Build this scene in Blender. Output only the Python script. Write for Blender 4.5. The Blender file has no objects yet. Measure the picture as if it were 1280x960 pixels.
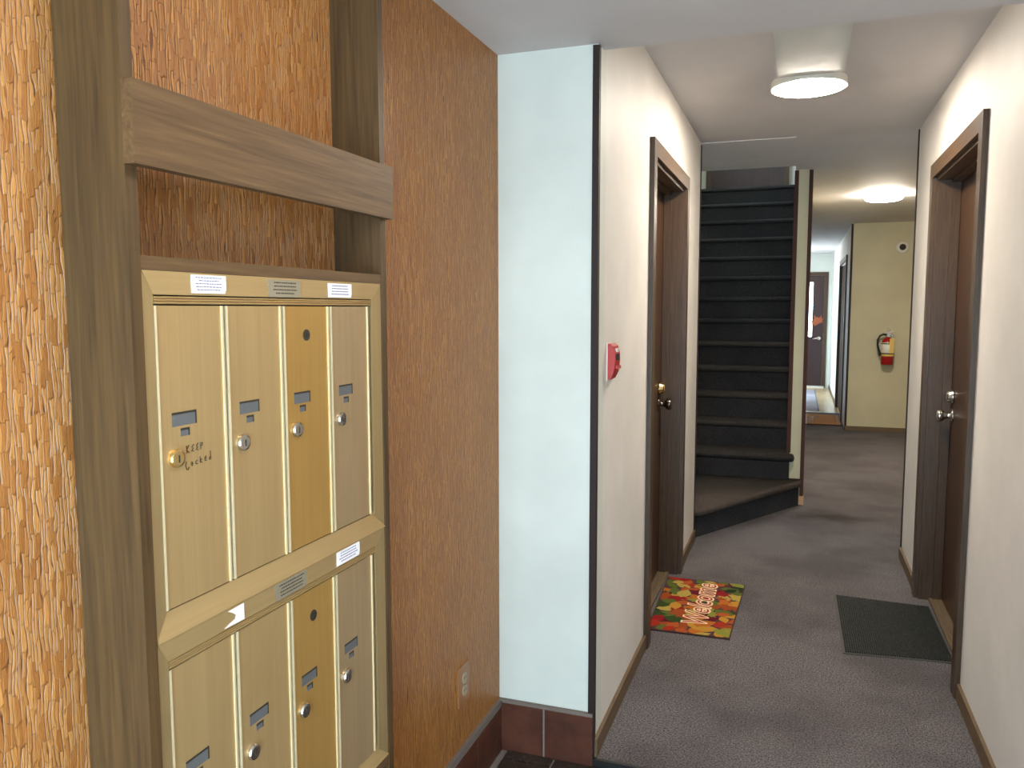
import bpy, bmesh, math, random
from mathutils import Vector, Matrix

# ------------------------------------------------------------------ camera, world, exposure
scene = bpy.context.scene
C = scene.collection
random.seed(7)

F_PX = 1003.724
_y, _t, _r = math.radians(19.607), math.radians(5.313), math.radians(-0.079)
_fw = Vector((-math.sin(_y) * math.cos(_t), math.cos(_y) * math.cos(_t), -math.sin(_t)))
_rt = Vector((math.cos(_y), math.sin(_y), 0))
_up = _rt.cross(_fw)
_R = _rt * math.cos(_r) + _up * math.sin(_r)
_U = _up * math.cos(_r) - _rt * math.sin(_r)
cam_data = bpy.data.cameras.new('camera')
cam_data.sensor_fit = 'HORIZONTAL'
cam_data.sensor_width = 36.0
cam_data.lens = 36.0 * F_PX / 1280.0
cam_data.clip_start = 0.02
cam = bpy.data.objects.new('camera', cam_data)
C.objects.link(cam)
cam.matrix_world = Matrix(((_R.x, _U.x, -_fw.x, 0), (_R.y, _U.y, -_fw.y, 0), (_R.z, _U.z, -_fw.z, 1.40), (0, 0, 0, 1)))
scene.camera = cam

world = bpy.data.worlds.new('overcast_sky')
scene.world = world
world.use_nodes = True
_bg = world.node_tree.nodes['Background']
_bg.inputs[0].default_value = (0.68, 0.84, 1.0, 1)
_bg.inputs[1].default_value = 17.0
LAMP = 175.0                      # brightness of the round LED ceiling lights
LAMP_FOYER = 39.0
LAMP_COL = (1.0, 0.89, 0.75)
scene.view_settings.view_transform = 'Standard'
scene.view_settings.look = 'None'
scene.view_settings.exposure = 0.13
scene.view_settings.gamma = 1.0
scene.view_settings.use_curve_mapping = False

# light of the open sky enters through the glazed openings (portals add no light of their own)
def portal(loc, rot, sx, sy):
    d = bpy.data.lights.new('sky_portal', 'AREA')
    d.shape = 'RECTANGLE'; d.size = sx; d.size_y = sy
    d.cycles.is_portal = True
    o = bpy.data.objects.new('sky_portal', d); C.objects.link(o)
    o.location = loc; o.rotation_euler = rot
portal((-0.15, -1.02, 1.05), (math.radians(90), 0, 0), 1.2, 2.1)
portal((-0.74, 13.8, 1.0), (0, math.radians(-90), 0), 2.0, 0.8)

# ------------------------------------------------------------------ materials
def lin(c):
    return tuple(((x / 255) / 12.92 if x / 255 <= 0.04045 else ((x / 255 + 0.055) / 1.055) ** 2.4) for x in c) + (1,)

class NT:
    def __init__(self, name):
        self.m = bpy.data.materials.new(name); self.m.use_nodes = True
        self.t = self.m.node_tree; self.b = self.t.nodes['Principled BSDF']
    def n(self, kind, **kw):
        x = self.t.nodes.new(kind)
        for k, v in kw.items():
            if k in x.inputs.keys(): x.inputs[k].default_value = v
            else: setattr(x, k, v)
        return x
    def l(self, a, b): self.t.links.new(a, b)
    def coords(self, scale=(1, 1, 1), rot=(0, 0, 0)):
        tc = self.n('ShaderNodeNewGeometry'); mp = self.n('ShaderNodeMapping')
        mp.inputs['Scale'].default_value = scale; mp.inputs['Rotation'].default_value = rot
        self.l(tc.outputs['Position'], mp.inputs['Vector']); return mp.outputs['Vector']
    def noise(self, vec, scale, detail=4, rough=0.55, dist=0.0):
        x = self.n('ShaderNodeTexNoise'); x.inputs['Scale'].default_value = scale; x.inputs['Detail'].default_value = detail
        x.inputs['Roughness'].default_value = rough; x.inputs['Distortion'].default_value = dist
        self.l(vec, x.inputs['Vector']); return x.outputs['Fac']
    def ramp(self, fac, stops):
        x = self.n('ShaderNodeValToRGB'); e = x.color_ramp.elements
        while len(e) < len(stops): e.new(0.5)
        for k, (p, c) in enumerate(stops): e[k].position = p; e[k].color = c
        self.l(fac, x.inputs['Fac']); return x.outputs['Color']
    def mix(self, fac, a, b, blend='MIX'):
        x = self.n('ShaderNodeMix', data_type='RGBA', blend_type=blend)
        if isinstance(fac, float): x.inputs[0].default_value = fac
        else: self.l(fac, x.inputs[0])
        for v, i in ((a, 6), (b, 7)):
            if isinstance(v, tuple): x.inputs[i].default_value = v
            else: self.l(v, x.inputs[i])
        return x.outputs[2]
    def bump(self, h, strength, dist=0.01):
        x = self.n('ShaderNodeBump'); x.inputs['Strength'].default_value = strength; x.inputs['Distance'].default_value = dist
        self.l(h, x.inputs['Height']); self.l(x.outputs['Normal'], self.b.inputs['Normal'])
    def math(self, op, a, b):
        x = self.n('ShaderNodeMath', operation=op)
        for v, i in ((a, 0), (b, 1)):
            if isinstance(v, (int, float)): x.inputs[i].default_value = v
            else: self.l(v, x.inputs[i])
        return x.outputs[0]
    def done(self, col=None, rough=0.6, metal=0.0, spec=0.5):
        if col is not None:
            if isinstance(col, tuple): self.b.inputs['Base Color'].default_value = col
            else: self.l(col, self.b.inputs['Base Color'])
        if isinstance(rough, float): self.b.inputs['Roughness'].default_value = rough
        else: self.l(rough, self.b.inputs['Roughness'])
        self.b.inputs['Metallic'].default_value = metal
        self.b.inputs['Specular IOR Level'].default_value = spec
        return self.m

def plain(name, c, rough=0.6, metal=0.0, spec=0.5):
    return NT(name).done(lin(c), rough, metal, spec)

def paint(name, c, rough=0.55, mottling=0.04):
    t = NT(name); v = t.coords()
    n1 = t.noise(v, 3.0, 3); n2 = t.noise(v, 90.0, 2)
    base = lin(c); dark = tuple(x * (1 - mottling * 3) for x in base[:3]) + (1,)
    col = t.mix(t.ramp(n1, [(0.35, (0, 0, 0, 1)), (0.7, (1, 1, 1, 1))]), dark, base)
    t.bump(n2, 0.06, 0.004)
    return t.done(col, rough, 0, 0.3)

def wood(name, dark, light, axis, scale=1.0, rough=0.5, bump=0.15, spec=0.4):
    t = NT(name)
    s = [110.0 * scale] * 3; s[axis] = 4.0 * scale
    v = t.coords(tuple(s))
    g = t.noise(v, 1.0, 6, 0.6, 0.6)
    s2 = [40.0 * scale] * 3; s2[axis] = 2.2 * scale
    v2 = t.coords(tuple(s2)); w = t.noise(v2, 1.0, 3, 0.5, 1.6)
    col = t.mix(t.ramp(g, [(0.30, (0, 0, 0, 1)), (0.72, (1, 1, 1, 1))]), lin(dark), lin(light))
    bands = t.n('ShaderNodeTexWave', wave_type='BANDS', bands_direction='XYZ'[axis - 1] if False else 'DIAGONAL')
    bands.inputs['Scale'].default_value = 1.3; bands.inputs['Distortion'].default_value = 7.0; bands.inputs['Detail'].default_value = 2.0
    t.l(v2, bands.inputs['Vector'])
    col = t.mix(t.math('MULTIPLY', bands.outputs['Fac'], 0.2), col, lin(tuple(int(x * 0.72) for x in dark)))
    col = t.mix(t.math('MULTIPLY', t.ramp(w, [(0.45, (0, 0, 0, 1)), (0.7, (1, 1, 1, 1))]), 0.35), col, lin(light))
    t.bump(g, bump, 0.003)
    return t.done(col, rough, 0, spec)

def make_bark():
    """wall covering of short raised vertical strips with staggered ends"""
    t = NT('bark_textured_wallcovering')
    g = t.n('ShaderNodeNewGeometry'); sp = t.n('ShaderNodeSeparateXYZ'); t.l(g.outputs['Position'], sp.inputs[0])
    wob = t.noise(t.coords((1, 1, 0.22)), 75.0, 2, 0.5)
    w = t.math('ADD', t.math('MULTIPLY', sp.outputs['Y'], 190.0), t.math('MULTIPLY', wob, 2.6))
    colm = t.math('FLOOR', w, 0.0); fw = t.math('FRACT', w, 0.0)
    wn = t.n('ShaderNodeTexWhiteNoise', noise_dimensions='1D'); t.l(colm, wn.inputs['W'])
    zz = t.math('ADD', t.math('MULTIPLY', sp.outputs['Z'], 30.0), t.math('MULTIPLY', wn.outputs['Value'], 13.7))
    zz = t.math('ADD', zz, t.math('MULTIPLY', t.noise(t.coords(), 45.0, 2), 1.3))
    row = t.math('FLOOR', zz, 0.0); fz = t.math('FRACT', zz, 0.0)
    cb = t.n('ShaderNodeCombineXYZ'); t.l(colm, cb.inputs[0]); t.l(row, cb.inputs[1])
    cn = t.n('ShaderNodeTexWhiteNoise', noise_dimensions='2D'); t.l(cb.outputs[0], cn.inputs['Vector'])
    cell = cn.outputs['Value']
    fine = t.noise(t.coords((1, 1, 0.12)), 430.0, 3, 0.65)
    h = t.math('ADD', t.math('MULTIPLY', cell, 0.6), t.math('MULTIPLY', fine, 0.6))
    col = t.mix(t.ramp(h, [(0.25, (0, 0, 0, 1)), (0.95, (1, 1, 1, 1))]), lin((148, 90, 38)), lin((202, 144, 78)))
    side = t.math('MULTIPLY', t.ramp(fw, [(0.16, (1, 1, 1, 1)), (0.42, (0, 0, 0, 1))]), t.ramp(cell, [(0.15, (0, 0, 0, 1)), (0.55, (1, 1, 1, 1))]))
    end = t.math('MULTIPLY', t.ramp(fz, [(0.02, (1, 1, 1, 1)), (0.07, (0, 0, 0, 1))]), 0.45)
    cut = t.math('MAXIMUM', side, end)
    col = t.mix(t.math('MULTIPLY', cut, 0.92), col, lin((84, 42, 12)))
    big = t.noise(t.coords((1, 1, 0.6)), 7.0, 4)
    col = t.mix(t.math('MULTIPLY', t.ramp(big, [(0.35, (0, 0, 0, 1)), (0.7, (1, 1, 1, 1))]), 0.3), col, lin((132, 82, 38)))
    t.bump(t.math('SUBTRACT', h, t.math('MULTIPLY', cut, 1.1)), 0.8, 0.0024)
    return t.done(col, 0.40, 0, 0.5)

def make_carpet(name, dark, light, stain=False, rough=0.95):
    t = NT(name); v = t.coords()
    n1 = t.noise(v, 420.0, 3, 0.75); n2 = t.noise(v, 150.0, 3, 0.6); big = t.noise(v, 1.7, 4, 0.6)
    s = t.math('ADD', t.math('MULTIPLY', n1, 0.65), t.math('MULTIPLY', n2, 0.35))
    col = t.mix(t.ramp(s, [(0.42, (0, 0, 0, 1)), (0.58, (1, 1, 1, 1))]), lin(dark), lin(light))
    col = t.mix(t.math('MULTIPLY', t.ramp(big, [(0.42, (0, 0, 0, 1)), (0.62, (1, 1, 1, 1))]), 0.35), col, lin(tuple(int(x * 0.86) for x in dark)))
    if stain:
        # trodden-in dirt patch in front of the stair foot
        sp = t.n('ShaderNodeVectorMath', operation='SUBTRACT'); g = t.n('ShaderNodeNewGeometry')
        t.l(g.outputs['Position'], sp.inputs[0]); sp.inputs[1].default_value = (0.22, 5.72, 0)
        mp = t.n('ShaderNodeMapping'); mp.inputs['Scale'].default_value = (1.6, 2.6, 1); mp.inputs['Rotation'].default_value = (0, 0, math.radians(12))
        t.l(sp.outputs[0], mp.inputs['Vector'])
        ln = t.n('ShaderNodeVectorMath', operation='LENGTH'); t.l(mp.outputs[0], ln.inputs[0])
        d = t.math('ADD', ln.outputs['Value'], t.math('MULTIPLY', t.noise(v, 4.5, 4, 0.6), 0.9))
        msk = t.ramp(d, [(0.55, (1, 1, 1, 1)), (0.95, (0, 0, 0, 1))])
        col = t.mix(t.math('MULTIPLY', msk, 0.7), col, lin((52, 45, 40)))
    t.bump(s, 0.6, 0.006)
    return t.done(col, rough, 0, 0.1)

def brushed(name, c, rough=0.38, metal=0.75, amt=0.12, axis=2, blotch=(150, 100, 40), blot=0.25):
    t = NT(name); s = [120.0] * 3; s[axis] = 2.5
    n1 = t.noise(t.coords(tuple(s)), 1.0, 3, 0.6); n2 = t.noise(t.coords((5, 5, 2.0)), 1.0, 4, 0.6, 0.5)
    base = lin(c); dark = tuple(x * (1 - amt * 2) for x in base[:3]) + (1,)
    col = t.mix(n1, dark, base)
    col = t.mix(t.math('MULTIPLY', t.ramp(n2, [(0.48, (0, 0, 0, 1)), (0.75, (1, 1, 1, 1))]), blot), col, lin(blotch))
    rr = t.math('ADD', t.math('MULTIPLY', n2, 0.16), rough - 0.08)
    return t.done(col, rr, metal, 0.5)

def emit(name, col, strength):
    m = bpy.data.materials.new(name); m.use_nodes = True; t = m.node_tree; t.nodes.clear()
    e = t.nodes.new('ShaderNodeEmission'); o = t.nodes.new('ShaderNodeOutputMaterial')
    e.inputs[0].default_value = tuple(col) + (1,); e.inputs[1].default_value = strength
    t.links.new(e.outputs[0], o.inputs[0]); return m

def glass(name):
    m = bpy.data.materials.new(name); m.use_nodes = True; t = m.node_tree; t.nodes.clear()
    a = t.nodes.new('ShaderNodeBsdfTransparent'); g = t.nodes.new('ShaderNodeBsdfGlossy'); x = t.nodes.new('ShaderNodeMixShader')
    o = t.nodes.new('ShaderNodeOutputMaterial'); g.inputs['Roughness'].default_value = 0.03; x.inputs[0].default_value = 0.07
    a.inputs[0].default_value = (0.95, 0.98, 0.97, 1)
    t.links.new(a.outputs[0], x.inputs[1]); t.links.new(g.outputs[0], x.inputs[2]); t.links.new(x.outputs[0], o.inputs[0]); return m

M = dict(
    bark=make_bark(),
    cream=paint('cream_wall_paint', (232, 227, 220)),
    white=paint('white_wall_paint', (220, 224, 216)),
    far=paint('olive_cream_wall_paint', (200, 192, 160)),
    ceil=paint('ceiling_paint', (206, 201, 199), 0.7, 0.02),
    post=wood('grey_brown_stained_wood_upright', (60, 42, 21), (92, 68, 38), 2, 1.0, 0.5),
    beamw=wood('grey_brown_stained_wood_lengthwise', (74, 52, 30), (110, 83, 52), 1, 1.0, 0.5),
    doorw=wood('dark_walnut_door_wood', (48, 31, 20), (76, 52, 33), 2, 1.2, 0.38),
    casing=wood('walnut_casing_wood', (52, 37, 25), (84, 63, 44), 2, 1.4, 0.4),
    casingh=wood('walnut_head_casing_wood', (60, 43, 29), (94, 71, 50), 1, 1.4, 0.4),
    trim=plain('dark_brown_corner_trim', (46, 34, 32), 0.6, 0, 0.25),
    trimr=plain('red_brown_corner_trim', (70, 42, 34), 0.65, 0, 0.2),
    base=wood('worn_brown_baseboard_wood', (84, 66, 44), (120, 98, 70), 1, 1.5, 0.55),
    sill=wood('worn_threshold_wood', (70, 58, 42), (112, 94, 70), 1, 2.0, 0.7),
    tan=plain('bare_wood_plinth', (176, 140, 100), 0.6),
    carpet=make_carpet('grey_heather_carpet', (38, 36, 37), (138, 131, 132), True),
    stair=make_carpet('charcoal_stair_carpet', (30, 30, 32), (68, 65, 65)),
    worn=make_carpet('worn_tread_carpet', (42, 38, 35), (80, 72, 66)),
    tread=make_carpet('worn_winder_carpet', (58, 51, 46), (104, 92, 82)),
    mat=None, gold=brushed('gold_anodised_door', (200, 169, 118), 0.42, 0.55),
    gold2=brushed('yellow_gold_anodised_door', (200, 158, 88), 0.40, 0.55, blot=0.15),
    gold3=brushed('pale_bronze_anodised_door', (190, 163, 124), 0.42, 0.55),
    frame=brushed('gold_anodised_frame', (208, 178, 126), 0.36, 0.6, axis=1, blot=0.15),
    framev=brushed('gold_anodised_frame_upright', (194, 168, 120), 0.36, 0.6, axis=2, blot=0.15),
    bead=brushed('gold_edge_bead_painted_highlight', (244, 226, 184), 0.35, 0.4, blot=0.0),  # lightened gold: the light caught by the rounded beads is painted in
    gap=plain('dark_gap', (30, 24, 16), 0.8),
    steel=plain('polished_steel', (200, 198, 192), 0.22, 1.0),
    brass=plain('polished_brass', (230, 202, 142), 0.22, 1.0),
    darksteel=plain('dark_nickel', (120, 112, 104), 0.2, 1.0),
    slot=plain('grey_name_card', (94, 96, 98), 0.3),
    slotcut=plain('dark_slot_edge', (44, 38, 28), 0.6),
    paper=plain('white_paper_label', (238, 236, 240), 0.6),
    ink=plain('blue_black_print', (96, 92, 140), 0.6),
    inkb=plain('black_print', (40, 34, 28), 0.6),
    inkp=plain('pen_ink', (58, 40, 14), 0.5),
    plate=brushed('bare_aluminium_plate', (172, 162, 140), 0.42, 0.45, blot=0.0),
    ivory=plain('brown_plastic_plate', (158, 110, 68), 0.4),
    receptacle=plain('grey_receptacle', (168, 150, 124), 0.4),
    black=plain('black_rubber', (22, 22, 22), 0.5),
    redp=plain('red_plastic', (172, 36, 32), 0.4),
    redm=plain('red_enamel', (158, 24, 26), 0.25),
    yellowp=plain('yellow_label', (222, 186, 96), 0.5),
    greenp=plain('dark_green_print', (92, 92, 56), 0.5),
    whitep=plain('white_plastic', (226, 222, 210), 0.35),
    platew=paint('white_enamel_plate', (206, 208, 202), 0.4, 0.02),
    lamp=emit('led_diffuser', LAMP_COL, LAMP), lampf=emit('foyer_led_diffuser', LAMP_COL, LAMP_FOYER),
    glass=glass('clear_glass'),
    tile=None, grout=plain('grey_mortar', (132, 118, 112), 0.9), cap=plain('mortar_cap', (118, 106, 98), 0.8),
    quarry=None, beige=wood('beige_vinyl_floor', (176, 150, 110), (206, 184, 146), 1, 0.5, 0.25, 0.02),
    blue=make_carpet('blue_grey_runner_pile', (138, 136, 144), (176, 174, 184)),
    coir=make_carpet('tan_coir', (150, 100, 52), (196, 140, 84)),
    maroon=wood('dark_maroon_door_paint', (48, 32, 32), (66, 44, 44), 2, 0.6, 0.4, 0.03),
    orange=plain('orange_felt', (150, 78, 48), 0.8),
)
def make_tile(name, a, b, speck):
    t = NT(name); oi = t.n('ShaderNodeObjectInfo')
    v = t.coords(); n1 = t.noise(v, 14.0, 4, 0.6); n2 = t.noise(v, 120.0, 3)
    col = t.mix(t.ramp(n1, [(0.3, (0, 0, 0, 1)), (0.7, (1, 1, 1, 1))]), lin(a), lin(b))
    col = t.mix(t.math('MULTIPLY', oi.outputs['Random'], 0.35), col, lin(a))
    col = t.mix(t.math('MULTIPLY', t.ramp(n2, [(0.55, (0, 0, 0, 1)), (0.68, (1, 1, 1, 1))]), speck), col, lin((120, 104, 92)))
    t.bump(n1, 0.1, 0.004); return t.done(col, 0.38, 0, 0.5)
M['tile'] = make_tile('red_brown_base_tile', (66, 36, 26), (98, 56, 40), 0.05)
M['quarry'] = make_tile('dark_quarry_floor_tile', (38, 30, 26), (66, 52, 44), 0.5)
def make_rubber():
    t = NT('black_ribbed_mat'); v = t.coords()
    n = t.noise(v, 140.0, 3); n2 = t.noise(v, 9.0, 3)
    col = t.mix(t.ramp(n, [(0.45, (0, 0, 0, 1)), (0.7, (1, 1, 1, 1))]), lin((24, 26, 25)), lin((58, 60, 57)))
    t.bump(n, 0.5, 0.004); return t.done(col, 0.9, 0, 0.2)
M['mat'] = make_rubber()

# ------------------------------------------------------------------ mesh helpers
def world_loc(o):
    p = Vector((0, 0, 0))
    while o is not None:
        p += o.location; o = o.parent
    return p

def obj(name, bm, mat, parent=None, bevel=0.0, smooth=False, segs=1):
    if bevel > 0:
        bmesh.ops.bevel(bm, geom=[e for e in bm.edges if e.is_manifold and e.calc_face_angle(0) > 0.5], offset=bevel, segments=segs, profile=0.5, affect='EDGES', clamp_overlap=True)
    if parent is not None:
        bmesh.ops.translate(bm, verts=bm.verts, vec=-world_loc(parent))
    bmesh.ops.recalc_face_normals(bm, faces=bm.faces)
    me = bpy.data.meshes.new(name); bm.to_mesh(me); bm.free()
    for m in (mat if isinstance(mat, (list, tuple)) else [mat]): me.materials.append(m)
    if smooth:
        for p in me.polygons: p.use_smooth = True
    o = bpy.data.objects.new(name, me); C.objects.link(o)
    if parent is not None: o.parent = parent
    return o

def thing(name, label, cat, loc=(0, 0, 0), group=None):
    o = bpy.data.objects.new(name, None); C.objects.link(o); o.empty_display_size = 0.05
    o.location = loc; o['label'] = label; o['category'] = cat
    if group: o['group'] = group
    return o

def tag(o, label, cat, group=None):
    o['label'] = label; o['category'] = cat
    if group: o['group'] = group
    return o

def struct(o, label=None):
    o['kind'] = 'structure'
    if label: o['label'] = label
    return o

def bx(bm, x, y, z, mi=0):
    vs = [bm.verts.new((a, b, c)) for c in z for b in y for a in x]
    for f in ((0, 1, 3, 2), (4, 6, 7, 5), (0, 4, 5, 1), (2, 3, 7, 6), (0, 2, 6, 4), (1, 5, 7, 3)):
        bm.faces.new([vs[i] for i in f]).material_index = mi
    return bm

def box(name, x, y, z, mat, parent=None, bevel=0.0, segs=1):
    return obj(name, bx(bmesh.new(), x, y, z), mat, parent, bevel, segs=segs)

def prism(bm, pts, axis, a0, a1, mi=0):
    """extrude a polygon of the two other axes (cyclic order kept xyz) along axis"""
    def v(p, a):
        if axis == 0: return (a, p[0], p[1])
        if axis == 1: return (p[0], a, p[1])
        return (p[0], p[1], a)
    A = [bm.verts.new(v(p, a0)) for p in pts]; B = [bm.verts.new(v(p, a1)) for p in pts]
    bm.faces.new(A).material_index = mi; bm.faces.new(B[::-1]).material_index = mi
    n = len(pts)
    for i in range(n): bm.faces.new((A[i], B[i], B[(i + 1) % n], A[(i + 1) % n])).material_index = mi
    return bm

def lathe(bm, prof, center, axis, segs=24, mi=0):
    """prof: list of (distance along axis, radius)"""
    c = Vector(center); ax = Vector(axis).normalized()
    u = ax.orthogonal().normalized(); w = ax.cross(u)
    rings = []
    for d, r in prof:
        if r < 1e-6: rings.append([bm.verts.new(c + ax * d)])
        else: rings.append([bm.verts.new(c + ax * d + (u * math.cos(2 * math.pi * k / segs) + w * math.sin(2 * math.pi * k / segs)) * r) for k in range(segs)])
    for a, b in zip(rings, rings[1:]):
        for k in range(segs):
            k2 = (k + 1) % segs
            if len(a) == 1 and len(b) == 1: continue
            f = (a[0], b[k], b[k2]) if len(a) == 1 else (a[k], b[0], a[k2]) if len(b) == 1 else (a[k], b[k], b[k2], a[k2])
            bm.faces.new(f).material_index = mi
    for r, rev in ((rings[0], True), (rings[-1], False)):
        if len(r) > 1: bm.faces.new(r[::-1] if rev else r).material_index = mi
    return bm

def tube(bm, pts, r, segs=8, mi=0):
    pts = [Vector(p) for p in pts]; rings = []
    for i, p in enumerate(pts):
        d = (pts[min(i + 1, len(pts) - 1)] - pts[max(i - 1, 0)]).normalized()
        u = d.orthogonal().normalized() if i == 0 else (u - d * u.dot(d)).normalized()
        w = d.cross(u); rr = r[i] if isinstance(r, (list, tuple)) else r
        rings.append([bm.verts.new(p + (u * math.cos(2 * math.pi * k / segs) + w * math.sin(2 * math.pi * k / segs)) * rr) for k in range(segs)])
    for a, b in zip(rings, rings[1:]):
        for k in range(segs): bm.faces.new((a[k], b[k], b[(k + 1) % segs], a[(k + 1) % segs])).material_index = mi
    bm.faces.new(rings[0][::-1]).material_index = mi; bm.faces.new(rings[-1]).material_index = mi
    return bm

# ------------------------------------------------------------------ setting: dimensions read off the photograph (metres)
XO, XL, XR = -0.879, -0.567, 0.584       # bark wall, corridor left wall, corridor right wall
YW, YLE, YRE, YP, YF = 2.343, 4.892, 4.915, 6.04, 10.0
ZS, ZC = 2.163, 2.365                    # foyer ceiling, corridor ceiling
YB = -0.9                                # street wall behind the camera

def wall_yz(name, pts, x0, x1, mat): return struct(obj(name, prism(bmesh.new(), pts, 0, x0, x1), mat))
def wall_xz(name, pts, y0, y1, mat): return struct(obj(name, prism(bmesh.new(), pts, 1, y0, y1), mat))

LD0, LD1, RD0, RD1, DH = 3.27, 4.205, 3.215, 4.235, 2.005   # door openings

wall_left = struct(box('wall_left', (XO - 0.12, XO), (YB, YW), (-0.05, ZC), M['bark']))
wall_white = struct(box('wall_front', (XO - 0.12, XL), (YW, YW + 0.10), (-0.05, ZC), M['white']))
wall_yz('wall_corridor_left', [(YW + 0.10, -0.05), (LD0, -0.05), (LD0, DH), (LD1, DH), (LD1, -0.05), (YLE, -0.05), (YLE, ZC), (YW + 0.10, ZC)], XL - 0.16, XL, M['cream'])
wall_yz('wall_right', [(YB, -0.05), (RD0, -0.05), (RD0, DH), (RD1, DH), (RD1, -0.05), (YRE, -0.05), (YRE, ZC), (YB, ZC)], XR, XR + 0.16, M['cream'])
# street wall behind the camera with the glazed entrance
wall_xz('wall_back', [(XO, -0.05), (-0.76, -0.05), (-0.76, 2.1), (0.46, 2.1), (0.46, -0.05), (XR, -0.05), (XR, ZC), (XO, ZC)], YB - 0.1, YB, M['white'])
# stairwell
struct(box('wall_stair_landing', (-1.16, XL - 0.16), (YLE - 0.1, YLE), (-0.05, ZC), M['cream']))
wall_yz('wall_stair_left', [(YLE, -0.05), (9.75, -0.05), (9.75, 5.0), (8.7, 5.0), (8.7, 3.7), (7.0, 3.7), (7.0, 5.0), (5.75, 5.0), (5.75, ZC), (YLE, ZC)], -1.16, -1.06, M['cream'])
struct(box('wall_stair_right', (-0.05, 0.06), (YP, 9.9), (-0.05, 5.0), M['far']))
struct(box('wall_stair_upper_front', (-1.06, -0.05), (5.75, 5.85), (ZC, 5.0), M['cream']))
wall_xz('wall_stair_upper_back', [(-1.06, 2.0), (-1.0, 2.0), (-1.0, 2.635), (-1.0, 5.0), (-1.06, 5.0)], 9.65, 9.75, M['cream'])
wall_xz('wall_stair_upper_far', [(-1.0, 2.0), (-1.0, 5.0), (-0.05, 5.0), (-0.05, 2.0)], 9.70, 9.75, M['cream'])
struct(box('wall_under_stairs', (-1.16, -0.05), (9.76, 9.9), (-0.05, ZC), M['far']))
struct(box('ceiling_stair', (-1.16, 0.06), (5.75, 9.75), (5.0, 5.1), M['ceil']))
# wide part of the corridor
struct(box('wall_far', (0.541, 3.0), (YF, YF + 0.1), (-0.05, ZC), M['far']))
struct(box('wall_side_hall_right', (2.6, 2.7), (YRE + 0.1, YF), (-0.05, ZC), M['far']))
struct(box('wall_side_hall_near', (XR + 0.16, 2.7), (YRE - 0.1, YRE), (-0.05, ZC), M['cream']))
# far hall
FD0, FD1 = 10.78, 12.3
wall_yz('wall_far_hall_right', [(YF + 0.1, -0.05), (FD0, -0.05), (FD0, 2.0), (FD1, 2.0), (FD1, -0.05), (15.3, -0.05), (15.3, ZC), (YF + 0.1, ZC)], 0.541, 0.66, M['cream'])
wall_yz('wall_far_hall_left', [(9.9, -0.05), (13.4, -0.05), (13.4, 2.0), (14.2, 2.0), (14.2, -0.05), (15.3, -0.05), (15.3, ZC), (9.9, ZC)], -0.72, -0.62, M['cream'])
wall_xz('wall_far_hall_end', [(-0.72, -0.05), (-0.49, -0.05), (-0.49, 1.985), (0.41, 1.985), (0.41, -0.05), (0.66, -0.05), (0.66, ZC), (-0.72, ZC)], 15.3, 15.4, M['white'])

# ceilings
struct(box('ceiling_foyer', (XO - 0.12, XR + 0.16), (YB, 2.405), (ZS, ZC), M['ceil']))
struct(obj('ceiling', prism(bmesh.new(), [(-1.16, 2.3), (3.0, 2.3), (3.0, 15.4), (-1.16, 15.4), (-1.16, 9.75), (-0.05, 9.75), (-0.05, 5.85), (-1.16, 5.85)], 2, ZC, ZC + 0.2), M['ceil']))
struct(box('ceiling_foyer_roof', (XO - 0.12, XR + 0.16), (YB - 0.1, 2.3), (ZC, ZC + 0.1), M['ceil']))
struct(box('ceiling_stair_foot', (-1.06, -0.045), (YLE, 5.85), (ZC - 0.005, ZC), M['ceil']))

# floors
floor = struct(box('floor', (-1.16, 3.0), (YW, 11.6), (-0.06, 0.0), M['carpet']))
struct(box('floor_far_hall', (-0.72, 0.66), (11.6, 15.4), (-0.06, 0.0), M['beige']))
struct(box('trim_1', (XL, XR), (YW - 0.012, YW), (-0.03, 0.002), M['black'], bevel=0.003), 'black rubber edging strip where the carpet meets the tile')
floor_foyer = struct(box('floor_foyer', (XO - 0.12, XR + 0.16), (YB - 0.1, YW), (-0.08, -0.024), M['grout']))
T = 0.152; G = 0.007
tile_mesh = {}
def tile(parent, name, x0, x1, y0, y1, z0, z1, mat):
    key = (name, round(x1 - x0, 4), round(y1 - y0, 4), round(z1 - z0, 4))
    if key not in tile_mesh:
        bm = bx(bmesh.new(), (0, x1 - x0), (0, y1 - y0), (0, z1 - z0))
        o = obj(name, bm, mat, None, 0.0025); tile_mesh[key] = o.data
    else:
        o = bpy.data.objects.new(name, tile_mesh[key]); C.objects.link(o)
    o.location = (x0, y0, z0); o.parent = parent
    return o
ys = [(2.283, YW - 0.016)] + [(2.283 - G - T - k * (T + G), 2.283 - G - k * (T + G)) for k in range(7)]
for r, (y0, y1) in enumerate(ys):
    x = -0.685 - 2 * (T + G) - (0.0 if r % 1 == 0 else 0)
    while x < XR:
        a, b = max(x, XO + 0.016), min(x + T, XR)
        if b - a > 0.02: tile(floor_foyer, 'tile', a, b, y0, y1, -0.03, -0.019 + random.uniform(-.0006, .0006), M['quarry'])
        x += T + G
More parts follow.
